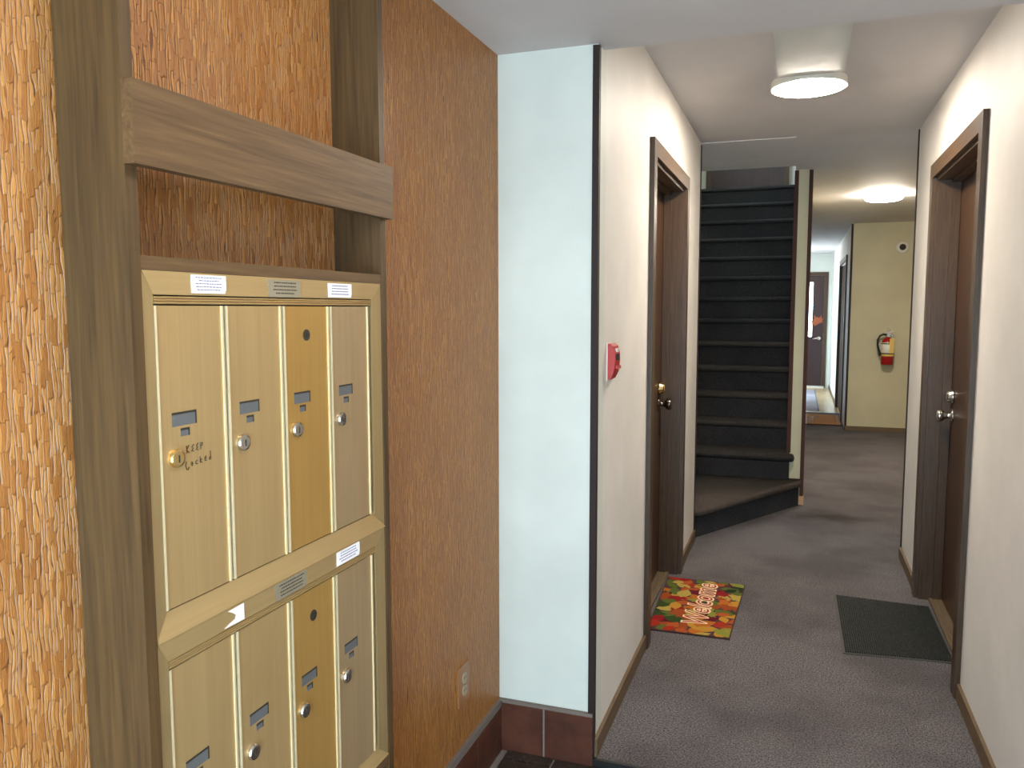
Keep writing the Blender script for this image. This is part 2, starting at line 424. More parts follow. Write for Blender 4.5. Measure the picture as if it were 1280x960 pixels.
# base tiles on the two foyer walls
for x0, x1 in ((XO + 0.013, -0.7285), (-0.7215, XL + 0.001)):
    tile(wall_white, 'tile', x0, x1, YW - 0.014, YW, -0.022, 0.137, M['tile'])
box('mortar', (XO, XL), (YW - 0.010, YW), (-0.022, 0.137), M['grout'], wall_white)
box('mortar', (XO, XO + 0.009), (1.445, YW - 0.01), (-0.022, 0.125), M['grout'], wall_left)
box('mortar_cap', (XO, XL), (YW - 0.013, YW), (0.137, 0.147), M['cap'], wall_white, 0.003)
y1 = YW - 0.015; first = True
while y1 > 0.6:
    y0 = 2.285 if first else y1 - T
    first = False
    if y0 > 1.44: tile(wall_left, 'tile', XO, XO + 0.013, y0, y1, -0.022, 0.125, M['tile'])
    y1 = y0 - G
box('mortar_cap', (XO, XO + 0.012), (1.44, YW - 0.013), (0.125, 0.146), M['cap'], wall_left, 0.004)

# baseboards
def baseboard(name, x, y, h=0.06): struct(box(name, x, y, (0, h), M['base'], bevel=0.004))
baseboard('baseboard_left', (XL, XL + 0.012), (YW + 0.004, 3.205))
baseboard('baseboard_left_end', (XL, XL + 0.012), (4.27, YLE))
baseboard('baseboard_right', (XR - 0.012, XR), (0.5, 3.15))
baseboard('baseboard_right_end', (XR - 0.012, XR), (4.30, YRE))
baseboard('baseboard_far', (0.541, 2.6), (YF - 0.012, YF), 0.05)
baseboard('baseboard_far_hall', (0.529, 0.541), (12.37, 15.27), 0.05)
# corner trims
def trim(n, x, y, z, m='trim'): struct(box('trim_%d' % n, x, y, z, M[m], bevel=0.002))
trim(2, (XL - 0.016, XL + 0.004), (YW - 0.006, YW + 0.014), (0.0, ZS - 0.004))
trim(3, (XL - 0.01, XL + 0.005), (YLE - 0.014, YLE + 0.005), (0.0, ZC - 0.014))
trim(4, (XR - 0.006, XR + 0.012), (YRE - 0.012, YRE + 0.006), (0.0, ZC - 0.004))
trim(5, (-0.056, -0.028), (YP - 0.010, YP + 0.03), (0.376, ZC - 0.006), 'trimr')
trim(6, (0.040, 0.066), (YP - 0.010, YP + 0.03), (0.06, ZC - 0.006), 'trimr')
trim(7, (0.533, 0.556), (YF - 0.010, YF + 0.015), (0.0, ZC - 0.006))
struct(box('trim_8', (0.028, 0.070), (YP - 0.016, YP + 0.03), (0.0, 0.062), M['tan'], bevel=0.003), 'short bare wood block at the foot of the stair wall')

# ------------------------------------------------------------------ staircase
stairs = thing('staircase', 'dark carpeted staircase rising away from the corridor with a winder at its foot', 'staircase', (-0.55, 5.0, 0))
RISE, GO, Y3 = 0.188, 0.22, 6.16
w1 = [(-1.035, YLE + 0.006), (XL - 0.005, YLE + 0.006), (-0.556, YLE + 0.05), (0.034, 6.0), (0.034, 6.028), (-1.035, 6.028)]
bm = prism(bmesh.new(), w1, 2, 0.0, RISE - 0.04)
w1n = [(-1.035, YLE + 0.004), (XL - 0.002, YLE + 0.004), (-0.53, YLE + 0.02), (0.046, 5.965), (0.046, 6.028), (-1.035, 6.028)]
obj('step', bm, M['stair'], stairs)
bm = prism(bmesh.new(), w1n, 2, RISE - 0.045, RISE)
obj('step', bm, M['tread'], stairs, 0.016, True, 3)['label'] = 'worn brown top of the winder step'
def step_profile(yn, z, yback, r=0.02):
    p = [(yback, z - RISE), (yn + 0.022, z - RISE), (yn + 0.022, z - 2 * r)]
    for k in range(7):
        a = math.radians(-90 - 180 * k / 6)
        p.append((yn + r + r * math.cos(a), z - r + r * math.sin(a)))
    return p + [(yback, z)]
for n in range(2, 15):
    yn = Y3 + GO * (n - 3); z = RISE * n; bm = bmesh.new()
    if n == 2:
        prism(bm, step_profile(yn, z, 6.028, .03), 0, -1.035, -0.034)
        tube(bm, [(-0.034, yn + .03, z - .03), (-0.018, yn + .03, z - .03), (-0.009, yn + .031, z - .03), (-0.005, yn + .032, z - .03)], [.03, .03, .025, .014], 14)
        prism(bm, [(6.028, z - RISE), (6.028, z), (yn + GO + 0.03, z), (yn + GO + 0.03, z - RISE)], 0, -1.035, -0.057)
    else:
        prism(bm, step_profile(yn, z, (9.65 if n == 14 else yn + GO + 0.03)), 0, -1.035, -0.057 if n < 4 else -0.051)
    bm.normal_update()
    for f in bm.faces:
        if n < 7 and min(v.co.z for v in f.verts) > z - 0.035 and abs(f.normal.x) < .5: f.material_index = 1
    obj('step', bm, [M['stair'], M['worn']], stairs)
# door at the top landing
d = struct(box('door_5', (-1.0, -0.20), (9.64, 9.68), (2.64, 4.65), M['maroon'], bevel=0.003), 'dark door at the top of the stairs')
box('side_casing', (-1.05, -1.0), (9.62, 9.65), (2.632, 4.7), M['casing'], d, 0.003)
box('side_casing', (-0.20, -0.15), (9.62, 9.65), (2.632, 4.7), M['casing'], d, 0.003)

# ------------------------------------------------------------------ corridor doors
def knob_set(parent, side, xleaf, y, z, zd, metal, metald):
    s = side   # +1: knob points to +x
    k = obj('knob', lathe(bmesh.new(), [(0, .033), (.006, .033), (.010, .014), (.030, .012), (.036, .020), (.044, .027), (.058, .029), (.066, .025), (.068, 0)], (xleaf, y, z), (s, 0, 0), 24), metal, parent, smooth=False)
    dd = obj('deadbolt', lathe(bmesh.new(), [(0, .033), (.008, .032), (.018, .026), (.030, .024), (.033, .016), (.033, 0)], (xleaf, y, zd), (s, 0, 0), 24), metald, parent)
    for o in (k, dd):
        for p in o.data.polygons: p.use_smooth = True
def make_door(n, label, side, xw, y0, y1, yo0, yo1, metal, metald, knob_y, zk, zd):
    """side=+1: the corridor lies at +x of the wall face xw"""
    s = side; depth = 0.10; xl = xw - s * depth
    xx = lambda a, b: tuple(sorted((a, b)))
    leaf = struct(box('door_%d' % n, xx(xl, xl - s * 0.04), (y0 + 0.016, y1 - 0.016), (0.012, DH - 0.016), M['doorw'], bevel=0.002), label)
    P = leaf
    box('side_casing', xx(xw - s * .001, xw + s * .019), (yo0, y0), (0, DH + 0.065), M['casing'], P, 0.004)
    box('side_casing', xx(xw - s * .001, xw + s * .019), (y1, yo1), (0, DH), M['casing'], P, 0.004)
    box('head_casing', xx(xw - s * .001, xw + s * .019), (y0, yo1), (DH, DH + 0.065), M['casingh'], P, 0.004)
    for a, b in ((y0, y0 + 0.015), (y1 - 0.015, y1)):
        box('jamb', xx(xw, xw - s * 0.158), (a, b), (0, DH), M['casing'], P)
    box('jamb', xx(xw, xw - s * 0.158), (y0 + .015, y1 - .015), (DH - 0.015, DH), M['casingh'], P)
    box('door_stop', xx(xl + s * .002, xl + s * .040), (y1 - 0.028, y1 - 0.015), (0, DH - 0.015), M['casing'], P, 0.002)
    box('door_stop', xx(xl + s * .002, xl + s * .040), (y0 + 0.015, y0 + 0.028), (0, DH - 0.015), M['casing'], P, 0.002)
    box('door_stop', xx(xl + s * .002, xl + s * .040), (y0 + .028, y1 - .028), (DH - 0.028, DH - 0.015), M['casingh'], P, 0.002)
    box('threshold', xx(xl + s * .055, xl - s * 0.05), (y0 + .015, y1 - .015), (0.0005, 0.011), M['sill'], P, 0.003)
    knob_set(P, s, xl, knob_y, zk, zd, metal, metald)
    return P
make_door(1, 'dark walnut door on the left with brass deadbolt', 1, XL, LD0, LD1, 3.205, 4.27, M['darksteel'], M['brass'], LD1 - 0.085, 0.915, 0.995)
make_door(2, 'dark walnut door on the right with steel knob', -1, XR, RD0, RD1, 3.15, 4.305, M['steel'], M['steel'], RD1 - 0.075, 0.905, 0.995)

# far doors
d = struct(box('door_3', (0.556, 0.596), (FD0 + .016, FD1 - .016), (0.012, 1.984), wood('brown_far_door_wood', (86, 60, 38), (112, 82, 54), 2, 1.0, 0.8, 0.02, 0.1)), 'brown door in the far hall, right side')
for a, b in ((FD0 - 0.06, FD0), (FD1, FD1 + 0.06)): box('side_casing', (0.522, 0.542), (a, b), (0, 2.0), M['casing'], d, 0.003)
box('head_casing', (0.522, 0.542), (FD0 - 0.06, FD1 + 0.06), (2.0, 2.06), M['casingh'], d, 0.003)
for a, b in ((FD0, FD0 + .014), (FD1 - .014, FD1)): box('jamb', (0.542, 0.655), (a, b), (0, 2.0), M['casing'], d)
bm = bmesh.new()   # end door with a tall narrow light: a leaf with a slot left open
L0, L1, Z0, Z1 = 0.10, 0.225, 0.905, 1.87
bx(bm, (-0.489, L0), (15.32, 15.36), (0.03, 1.984)); bx(bm, (L1, 0.409), (15.32, 15.36), (0.03, 1.984))
bx(bm, (L0, L1), (15.32, 15.36), (0.03, Z0)); bx(bm, (L0, L1), (15.32, 15.36), (Z1, 1.984))
bmesh.ops.remove_doubles(bm, verts=bm.verts, dist=1e-5)
d = struct(obj('door_4', bm, M['maroon']), 'dark end door with a tall narrow glass light')
box('pane', (L0, L1), (15.335, 15.341), (Z0, Z1), M['glass'], d)
box('side_casing', (0.41, 0.472), (15.28, 15.30), (0, 1.985), M['casing'], d, 0.003)
box('side_casing', (-0.55, -0.49), (15.28, 15.30), (0, 1.985), M['casing'], d, 0.003)
box('head_casing', (-0.55, 0.472), (15.28, 15.30), (1.985, 2.047), M['casing'], d, 0.003)
box('threshold', (-0.55, 0.45), (15.20, 15.36), (0.0005, 0.03), M['whitep'], d, 0.003)
bm = lathe(bmesh.new(), [(0, .03), (.01, .03), (.014, .014), (.05, .013), (.055, 0)], (0.345, 15.32, 0.88), (0, -1, 0), 16)
tube(bm, [(0.35, 15.272, 0.88), (0.30, 15.27, 0.878), (0.25, 15.272, 0.866)], [.013, .012, .009])
obj('lever_handle', bm, M['steel'], d)
# street entrance behind the camera and the garden window of the far hall
d = struct(box('door_6', (-0.76, 0.46), (YB - 0.08, YB - 0.02), (2.02, 2.1), M['trim']), 'glazed street entrance frame')
for a, b in ((-0.76, -0.70), (0.40, 0.46)): box('side_frame', (a, b), (YB - 0.08, YB - 0.02), (-0.02, 2.02), M['trim'], d)
box('bottom_rail', (-0.70, 0.40), (YB - 0.08, YB - 0.02), (-0.02, 0.10), M['trim'], d)
box('pane', (-0.70, 0.40), (YB - 0.055, YB - 0.049), (0.10, 2.02), M['glass'], d)
w = struct(box('window_1', (-0.70, -0.65), (13.4, 14.2), (1.94, 2.0), M['trim']), 'glazed side of the far hall')
for a, b in ((13.4, 13.46), (14.14, 14.2)): box('side_frame', (-0.70, -0.65), (a, b), (0.0, 1.94), M['trim'], w)
for a, b in ((13.46, 14.14),): box('pane', (-0.68, -0.674), (a, b), (0.0, 1.94), M['glass'], w)

w = struct(box('added_window_2', (-1.14, -1.09), (7.0, 8.7), (3.7, 3.76), M['trim']), 'unseen stairwell window added for daylight on the upper steps')  # out of view, added to bring bluish daylight onto the upper steps
box('pane', (-1.12, -1.114), (7.0, 8.7), (3.76, 5.0), M['glass'], w)
portal((-1.17, 7.85, 4.35), (0, math.radians(-90), 0), 1.3, 1.7)

# ------------------------------------------------------------------ ceiling lights
def ceiling_light(label, x, y, z, r, t=0.055, m='lamp', shade=0.016):
    """shade: height of the opaque white rim above the glowing diffuser"""
    o = thing('ceiling_light', label, 'ceiling light', (x, y, z), 'round ceiling lights')
    obj('rim', lathe(bmesh.new(), [(0, r * .985), (-shade + .003, r), (-shade, r * .995), (-shade, r * .93), (-shade + .006, r * .92)], (x, y, z), (0, 0, 1), 48), M['whitep'], o)
    obj('diffuser', lathe(bmesh.new(), [(-shade + .0045, r * .93), (-shade - (t - shade) * .45, r * .925), (-shade - (t - shade) * .8, r * .86), (-t, r * .7), (-t - .002, 0)], (x, y, z), (0, 0, 1), 48), M[m], o, smooth=True)
    return o
ceiling_light('glowing round ceiling light between the two nearest doors, beside a white plate', 0.01, 3.735, ZC, 0.155, 0.038, shade=0.031)
ceiling_light('glowing round ceiling light further back, in front of the security camera wall', 0.645, 7.55, ZC, 0.165, 0.055, shade=0.008)
ceiling_light('round ceiling light over the mailboxes', -0.10, 0.97, ZS, 0.15, 0.05, m='lampf', shade=0.03)
ceiling_light('round ceiling light at the end of the far hall', -0.08, 13.9, ZC, 0.165, m='lampf')
pl = thing('ceiling_cover_plate', 'flat white rectangular cover plate on the ceiling beside the nearest round light', 'cover plate', (0.015, 3.1, ZC - 0.022))
box('base_tray', (-0.112, 0.142), (2.62, 3.575), (ZC - 0.018, ZC), M['platew'], pl, 0.003)
box('cover', (-0.094, 0.122), (2.64, 3.50), (ZC - 0.022, ZC - 0.0175), M['platew'], pl, 0.0015)

# ------------------------------------------------------------------ wooden mailbox surround
XF = -0.774
PY0, PY1, QY0, QY1 = 0.777, 0.796, 1.410, 1.429
sur = thing('wooden_mailbox_surround', 'grey-brown wooden posts and crossbeam framing the mailboxes on the bark wall', 'wood frame', (XO, 1.1, -0.02))
box('post', (XO + .0005, XF), (PY0, PY1), (-0.018, ZS - .001), M['post'], sur, 0.0012)
box('post', (XO + .0005, XF), (QY0, QY1), (-0.018, ZS - .001), M['post'], sur, 0.0012)
box('crossbeam', (XF, XF + 0.0175), (PY0 - 0.001, QY1 + 0.001), (1.576, 1.676), M['beamw'], sur, 0.0018, 2)
box('ledge_board', (XO + .0005, XF - 0.001), (PY1, QY0), (1.4505, 1.468), M['beamw'], sur, 0.001)
box('ledge_board', (XO + .0005, XF - 0.001), (PY1, QY0), (0.462, 0.4835), M['beamw'], sur, 0.001)

# ------------------------------------------------------------------ mailbox banks
FX = XF - 0.001          # front plane of the frame
BACK = XO + 0.001
SY0, SY1, TY0, TY1 = 0.7975, 0.8175, 1.3625, 1.4085
DY = [0.8185, 0.9560, 1.0935, 1.2310]; DW = 0.1312
def bevel_rail(y0, y1, z0, z1, xo, xi, outer_low, m):
    """a mitred rail whose inner edge is set back"""
    bm = bmesh.new(); yi0, yi1 = y0 + 0.020, y1 - 0.034
    zo, zi = (z0, z1) if outer_low else (z1, z0)
    pts = [(xo, y0, zo), (xo, y1, zo), (xi, yi1, zi), (xi, yi0, zi)]
    back = [(BACK + .06, p[1], p[2]) for p in pts]
    A = [bm.verts.new(p) for p in pts]; B = [bm.verts.new(p) for p in back]
    bm.faces.new(A); bm.faces.new(B[::-1])
    for i in range(4): bm.faces.new((A[i], A[(i + 1) % 4], B[(i + 1) % 4], B[i]))
    return bm
def stile(yo, yi, zo0, zi0, zi1, zo1, xo, xi):
    bm = bmesh.new(); pts = [(xo, yo, zo0), (xi, yi, zi0), (xi, yi, zi1), (xo, yo, zo1)]
    A = [bm.verts.new(p) for p in pts]; B = [bm.verts.new((BACK + .06, p[1], p[2])) for p in pts]
    bm.faces.new(A); bm.faces.new(B[::-1])
    for i in range(4): bm.faces.new((A[i], A[(i + 1) % 4], B[(i + 1) % 4], B[i]))
    return bm
def mailbox_bank(label, ztop, zbot, mats, firstlock):
    """ztop: top of the header, zbot: bottom of the bottom rail"""
    u = thing('mailbox_bank', label, 'mailbox', (XF, 1.1, zbot), 'built-in mailbox banks')
    xi = FX - 0.006
    hz = ztop - 0.0305                       # header bottom
    rz = hz - 0.0125                         # reeded strip bottom = door top
    dz0 = rz - 0.4055                        # door bottom
    rail_top = dz0 - 0.003
    box('box_body', (BACK, BACK + 0.078), (SY0 + .003, TY1 - .003), (zbot + .002, ztop - .002), M['gap'], u)
    obj('frame_header', bevel_rail(SY0, TY1, hz, ztop, FX, FX - 0.001, False, None), M['frame'], u)
    obj('frame_bottom_rail', bevel_rail(SY0, TY1, zbot, rail_top, FX + 0.002, xi - .002, True, None), M['frame'], u)
    obj('frame_stile', stile(SY0, SY0 + .020, zbot, rail_top, hz, ztop, FX - .001, FX - .003), M['framev'], u)
    obj('frame_stile', stile(TY1, TY1 - .034, zbot, rail_top, hz, ztop, FX - .001, FX - .003), M['framev'], u)
    bm = bmesh.new()
    n = 3
    for k in range(n):
        a = hz - 0.0015 - k * 0.0036; prism(bm, [(FX - .012, a - .0034), (FX - .0035, a - .0034), (FX - .0015, a - .0022), (FX - .0015, a - .001), (FX - .0035, a), (FX - .012, a)], 1, SY1 + .001, TY0 + .010)
    s = obj('reeded_strip', bm, M['frame'], u)
    s['label'] = 'three fine horizontal ribs under the header'
    for i, y in enumerate(DY):
        bm = bx(bmesh.new(), (FX - 0.010, FX - 0.0045), (y + 0.0025, y + DW - 0.0025), (dz0, rz - 0.0015))
        dr = obj('door', bm, mats[i], u, 0.0006)
        for a in (y, y + DW - 0.0036):
            box('edge_bead', (FX - 0.011, FX - 0.0025), (a, a + 0.0036), (dz0, rz - 0.0015), M['bead'], dr, 0.0008)
        fx = FX - 0.0045
        def window(nm, ya, yb, za, zb):
            bm = bmesh.new(); e = 0.0022
            prism(bm, [(ya, za), (yb, za), (yb, zb), (ya, zb)], 0, fx - .001, fx + 0.0002, 0)
            bx(bm, (fx + .0002, fx + .0006), (ya, yb), (zb - e * 1.4, zb), 1); bx(bm, (fx + .0002, fx + .0006), (yb - e, yb), (za, zb - e * 1.4), 1)
            obj(nm, bm, [M['slot'], M['slotcut']], dr)
        zt = rz - 1.4065
        window('name_window', y + 0.025, y + 0.071, 1.244 + zt, 1.263 + zt)
        window('number_window', y + 0.040, y + 0.057, 1.2295 + zt, 1.2405 + zt)
        lm = M['brass'] if (i == 0 and firstlock) else M['steel']
        yl, zl = y + 0.0295, 1.2015 + zt
        bm = lathe(bmesh.new(), [(0, .0125), (.003, .0125), (.0055, .0115), (.006, .009), (.006, 0)], (fx, yl, zl), (1, 0, 0), 24)
        bx(bm, (fx + .0058, fx + .0064), (yl - .0011, yl + .0011), (zl - .0055, zl + .0045), 1)
        obj('lock_cylinder', bm, [lm, M['slotcut']], dr)
        if i == 2:
            bm = lathe(bmesh.new(), [(0, .0095), (.0012, .0095), (.0012, .0062)], (fx, 1.1575, 1.357 + zt), (1, 0, 0), 20)
            lathe(bm, [(.0, .0062), (.0004, .0062), (.0004, 0)], (fx, 1.1575, 1.357 + zt), (1, 0, 0), 20, 1)
            tube(bm, [(fx + .0006, 1.1575 - .002, 1.357 + zt - .004), (fx + .0008, 1.1595, 1.357 + zt), (fx + .0006, 1.1565, 1.357 + zt + .004)], .0013, 6, 1)
            obj('carrier_lock', bm, [M['slotcut'], M['gap']], dr)['label'] = 'black round carrier lock near the top of the door'
    return u
ub = mailbox_bank('upper bank of four gold mailboxes between the wooden posts', 1.4500, 0.9650, [M['gold'], M['gold'], M['gold2'], M['gold3']], True)
lb = mailbox_bank('lower bank of four gold mailboxes, cut off by the bottom of the picture', 0.9640, 0.4840, [M['gold'], M['gold'], M['gold2'], M['gold3']], False)

# stickers and maker's plates on the headers
def sticker(parent, nm, y0, y1, z0, z1, mat, ink, rows, skew=0.0, torn=False, frac=0.8, lbl=None):
    bm = bmesh.new(); x0 = FX - .0002; x1 = FX + .0005
    if torn: pts = [(y0 + .004, z0 + .001), (y1, z0), (y1, z1), (y0 + .012, z1 - .001), (y0 + .022, z1 - .006), (y0 + .030, z1 - .012), (y0 + .028, z1 - .017), (y0 + .016, z0 + .005)]
    else: pts = [(y0 + skew, z0), (y1 - .003, z0), (y1, z0 + .006), (y1 + skew * .3, z1), (y0, z1)]
    prism(bm, pts, 0, x0, x1)
    s = obj(nm, bm, mat, parent)
    if lbl: s['label'] = lbl
    if rows:
        bm = bmesh.new(); rng = random.Random(nm + str(y0))
        h = (z1 - z0) / (rows + 1)
        for r in range(rows):
            zc = z1 - h * (r + .85); w = (y1 - y0) * frac * rng.uniform(.7, 1.0); c = (y0 + y1) / 2 + skew * .5
            a = c - w / 2
            while a < c + w / 2:
                b = min(a + rng.uniform(.002, .006), c + w / 2); bx(bm, (x1, x1 + .00015), (a, b), (zc - h * .17, zc + h * .17)); a = b + .0013
        p = obj('print_lines', bm, ink, s); p['kind'] = 'stuff'
sticker(ub, 'label_sticker', 0.884, 0.954, 1.4225, 1.4475, M['paper'], M['ink'], 5, lbl='white paper label with small blue print')
sticker(ub, 'maker_plate', 1.050, 1.137, 1.4195, 1.4470, M['plate'], M['inkb'], 4, 0.004, lbl='bare metal maker plate')
sticker(ub, 'label_sticker', 1.220, 1.298, 1.4215, 1.4460, M['paper'], M['ink'], 4, lbl='white paper label with small blue print')
sticker(lb, 'label_sticker', 0.922, 0.970, 0.9355, 0.9605, M['paper'], M['ink'], 0, torn=True, lbl='torn white remnant of a paper label')
sticker(lb, 'maker_plate', 1.046, 1.134, 0.9335, 0.9615, M['plate'], M['inkb'], 4, 0.004, lbl='bare metal maker plate')
sticker(lb, 'label_sticker', 1.229, 1.309, 0.9360, 0.9615, M['paper'], M['ink'], 4, lbl='white paper label with small blue print')
# handwriting on the first upper door
STROKES = {
 'K': [[(0, 1), (.12, 0)], [(.55, 1), (.05, .45), (.6, 0)]],
 'E': [[(.6, .95), (.15, .6), (.5, .5), (.1, .1), (.6, .05)]],
 'e': [[(.05, .35), (.5, .42), (.4, .72), (.1, .5), (.15, .08), (.6, .12)]],
 'P': [[(.1, 0), (.15, .9), (.6, .85), (.5, .5), (.12, .45)]],
 'L': [[(.1, .85), (-.1, .35), (.1, -.25), (.45, -.35), (.7, .0)]],
 'o': [[(.3, .55), (.05, .3), (.3, .02), (.5, .3), (.3, .55)]],
 'c': [[(.5, .55), (.1, .4), (.1, .1), (.55, .05)]],
 'k': [[(.1, .9), (.1, 0)], [(.5, .55), (.12, .28), (.55, 0)]],
 'd': [[(.5, .4), (.1, .35), (.15, .02), (.5, .1)], [(.45, 1.25), (.52, 0)]],
}
drs = [c for c in ub.children if c.name.startswith('door')]
d0 = drs[0]
def write(text, y, z, size, adv, rise):
    bm = bmesh.new(); fx = FX - 0.0043
    for ch in text:
        for st in STROKES[ch]: tube(bm, [(fx, y + p[0] * size * .8, z + p[1] * size) for p in st], 0.0008, 5)
        y += adv; z += rise
    o = obj('handwriting', bm, M['inkp'], d0); o['label'] = 'handwritten pen words'; return o
write('KEEP', 0.868, 1.2055, 0.0105, 0.0088, 0.0004)
write('Locked', 0.866, 1.186, 0.0100, 0.0090, 0.0006)

# ------------------------------------------------------------------ small wall things
o = thing('wall_outlet', 'brown wall outlet low on the bark wall', 'outlet', (XO, 2.04, 0.33))
box('cover_plate', (XO, XO + 0.006), (2.003, 2.077), (0.272, 0.388), M['ivory'], o, 0.003, 2)
for z in (0.312, 0.348):
    bm = lathe(bmesh.new(), [(0, .0165), (.003, .016), (.003, 0)], (XO + .006, 2.04, z), (1, 0, 0), 20)
    for dy in (-.006, .006): bx(bm, (XO + .0088, XO + .0094), (2.04 + dy - .001, 2.04 + dy + .001), (z - .002, z + .006), 1)
    obj('receptacle', bm, [M['receptacle'], M['slotcut']], o)
o = thing('fire_alarm', 'red fire alarm pull box on the cream wall by the corner trim', 'fire alarm', (XL, 2.53, 1.235))
box('back_plate', (XL, XL + 0.003), (2.479, 2.560), (1.172, 1.294), M['whitep'], o, 0.002)
pr = [(XL + .003, 1.178), (XL + .012, 1.179), (XL + .022, 1.20), (XL + .027, 1.235), (XL + .026, 1.262), (XL + .020, 1.284), (XL + .010, 1.292), (XL + .003, 1.292)]
obj('housing', prism(bmesh.new(), pr, 1, 2.482, 2.558), M['redp'], o, 0.003, segs=2)
box('recess', (XL + .020, XL + .028), (2.498, 2.548), (1.238, 1.258), M['trim'], o, 0.001)
box('pull_handle', (XL + .022, XL + .034), (2.506, 2.540), (1.212, 1.221), M['redp'], o, 0.002)
box('print_band', (XL + .018, XL + .0262), (2.506, 2.540), (1.264, 1.276), M['whitep'], o, 0.001)

o = thing('security_camera', 'small white round security camera high on the far wall', 'camera', (1.065, YF, 2.084))
obj('housing', lathe(bmesh.new(), [(0, .068), (.015, .068), (.03, .058), (.036, .036)], (1.065, YF, 2.084), (0, -1, 0), 28), M['whitep'], o, smooth=True)
obj('lens_dome', lathe(bmesh.new(), [(.03, .036), (.045, .032), (.056, .018), (.058, 0)], (1.065, YF, 2.084), (0, -1, 0), 24), M['black'], o, smooth=True)

ex, ey = 0.948, YF - 0.085
o = thing('fire_extinguisher', 'red fire extinguisher with black hose hung on the far wall', 'fire extinguisher', (ex, ey, 0.77))
obj('cylinder', lathe(bmesh.new(), [(.775, 0), (.775, .058), (.785, .066), (1.02, .066), (1.055, .054), (1.075, .030), (1.085, .022)], (ex, ey, 0), (0, 0, 1), 28), M['redm'], o, smooth=True)
obj('paper_label', lathe(bmesh.new(), [(.868, .0668), (1.025, .0668)], (ex, ey, 0), (0, 0, 1), 28), M['whitep'], o, smooth=True)
for z0, z1, m in ((.868, .892, 'yellowp'), (.892, .908, 'greenp'), (1.005, 1.018, 'greenp')):
    obj('label_band', lathe(bmesh.new(), [(z0, .0672), (z1, .0672)], (ex, ey, 0), (0, 0, 1), 28), M[m], o, smooth=True)
box('instruction_tag', (ex + .014, ex + .060), (ey - .070, ey - .066), (.905, 1.07), M['yellowp'], o)
bm = bx(bmesh.new(), (ex - .014, ex + .02), (ey - .016, ey + .016), (1.085, 1.125)); lathe(bm, [(0, .016), (.012, .016)], (ex, ey - .016, 1.105), (0, -1, 0), 14)
obj('valve', bm, M['steel'], o, 0.003)
obj('carry_handle', prism(bmesh.new(), [(ex - .01, 1.12), (ex + .075, 1.085), (ex + .078, 1.094), (ex + .0, 1.132)], 1, ey - .011, ey + .011), M['steel'], o)
obj('squeeze_lever', prism(bmesh.new(), [(ex - .022, 1.128), (ex + .055, 1.142), (ex + .055, 1.152), (ex - .022, 1.142)], 1, ey - .010, ey + .010), M['steel'], o)
obj('safety_pin', tube(bmesh.new(), [(ex + .004 + .016 * math.cos(a), ey, 1.166 + .016 * math.sin(a)) for a in [math.radians(20 * k - 90) for k in range(19)]], .003, 6), M['steel'], o)
hp = [(ex - .012, ey, 1.108), (ex - .05, ey, 1.115), (ex - .085, ey - .005, 1.095), (ex - .104, ey - .01, 1.05), (ex - .104, ey - .012, 1.0), (ex - .092, ey - .012, .95), (ex - .078, ey - .01, .91), (ex - .072, ey - .008, .875)]
obj('hose', tube(bmesh.new(), hp, [.011] * 6 + [.012, .014], 10), M['black'], o, smooth=True)
box('wall_bracket', (ex - .012, ex + .012), (ey + .05, YF), (0.95, 1.10), M['steel'], o, 0.001)

# maple leaf on the end door
def maple(scale):
    r = [(90, 1), (75, .55), (62, .68), (50, .45), (38, .95), (22, .62), (10, .80), (-8, .5), (-25, .62), (-45, .35), (-80, .22)]
    pts = [(math.radians(a), k) for a, k in r]; pts += [(math.pi - a, k) for a, k in reversed(pts[1:])]
    return [(scale * k * math.cos(a), scale * k * math.sin(a)) for a, k in pts]
mp = [(0.318 + p[0] * math.cos(.5) - p[1] * math.sin(.5), 1.165 + p[0] * math.sin(.5) + p[1] * math.cos(.5)) for p in maple(0.15)]
tag(obj('leaf_decoration', prism(bmesh.new(), mp, 1, 15.312, 15.3195), M['orange']), 'orange maple leaf cut-out hung on the dark end door', 'decoration')

# ------------------------------------------------------------------ mats
wm = thing('welcome_mat', 'autumn leaf printed welcome mat at the left door', 'door mat', (-0.41, 3.77, 0.0))
MX0, MX1, MY0, MY1 = -0.600, -0.215, 3.405, 4.130
bmm = prism(bmesh.new(), [(MX0 + .012, MY0), (MX1 - .022, MY0 + .006), (MX1, MY1 - .004), (MX0 - .006, MY1)], 2, 0.0005, 0.0065)
obj('mat_base', bmm, plain('dark_mat_ground', (58, 26, 24), 0.9), wm, 0.001)
cols = [(176, 36, 34), (200, 58, 34), (226, 128, 44), (232, 168, 62), (220, 190, 92), (64, 88, 40), (112, 128, 52), (120, 26, 44), (190, 90, 40), (44, 60, 34), (214, 104, 48), (168, 170, 70)]
lm = [plain('leaf_print_%d' % i, c, 0.9, 0, 0.1) for i, c in enumerate([tuple(int(x * .74) for x in c) for c in cols])]
def leaf_poly(kind, L):
    if kind == 0:
        w = .30
        return [(0, L / 2), (w * L * .6, L * .25), (w * L, 0), (w * L * .7, -L * .3), (0, -L / 2), (-w * L * .7, -L * .3), (-w * L, 0), (-w * L * .6, L * .25)]
    return maple(L * .55)
bm = bmesh.new(); rng = random.Random(12); zz = 0.00655
spots = [(MX0 + (i + .5) * (MX1 - MX0) / 8, MY0 + (j + .5) * (MY1 - MY0) / 13) for i in range(8) for j in range(13)]
rng.shuffle(spots)
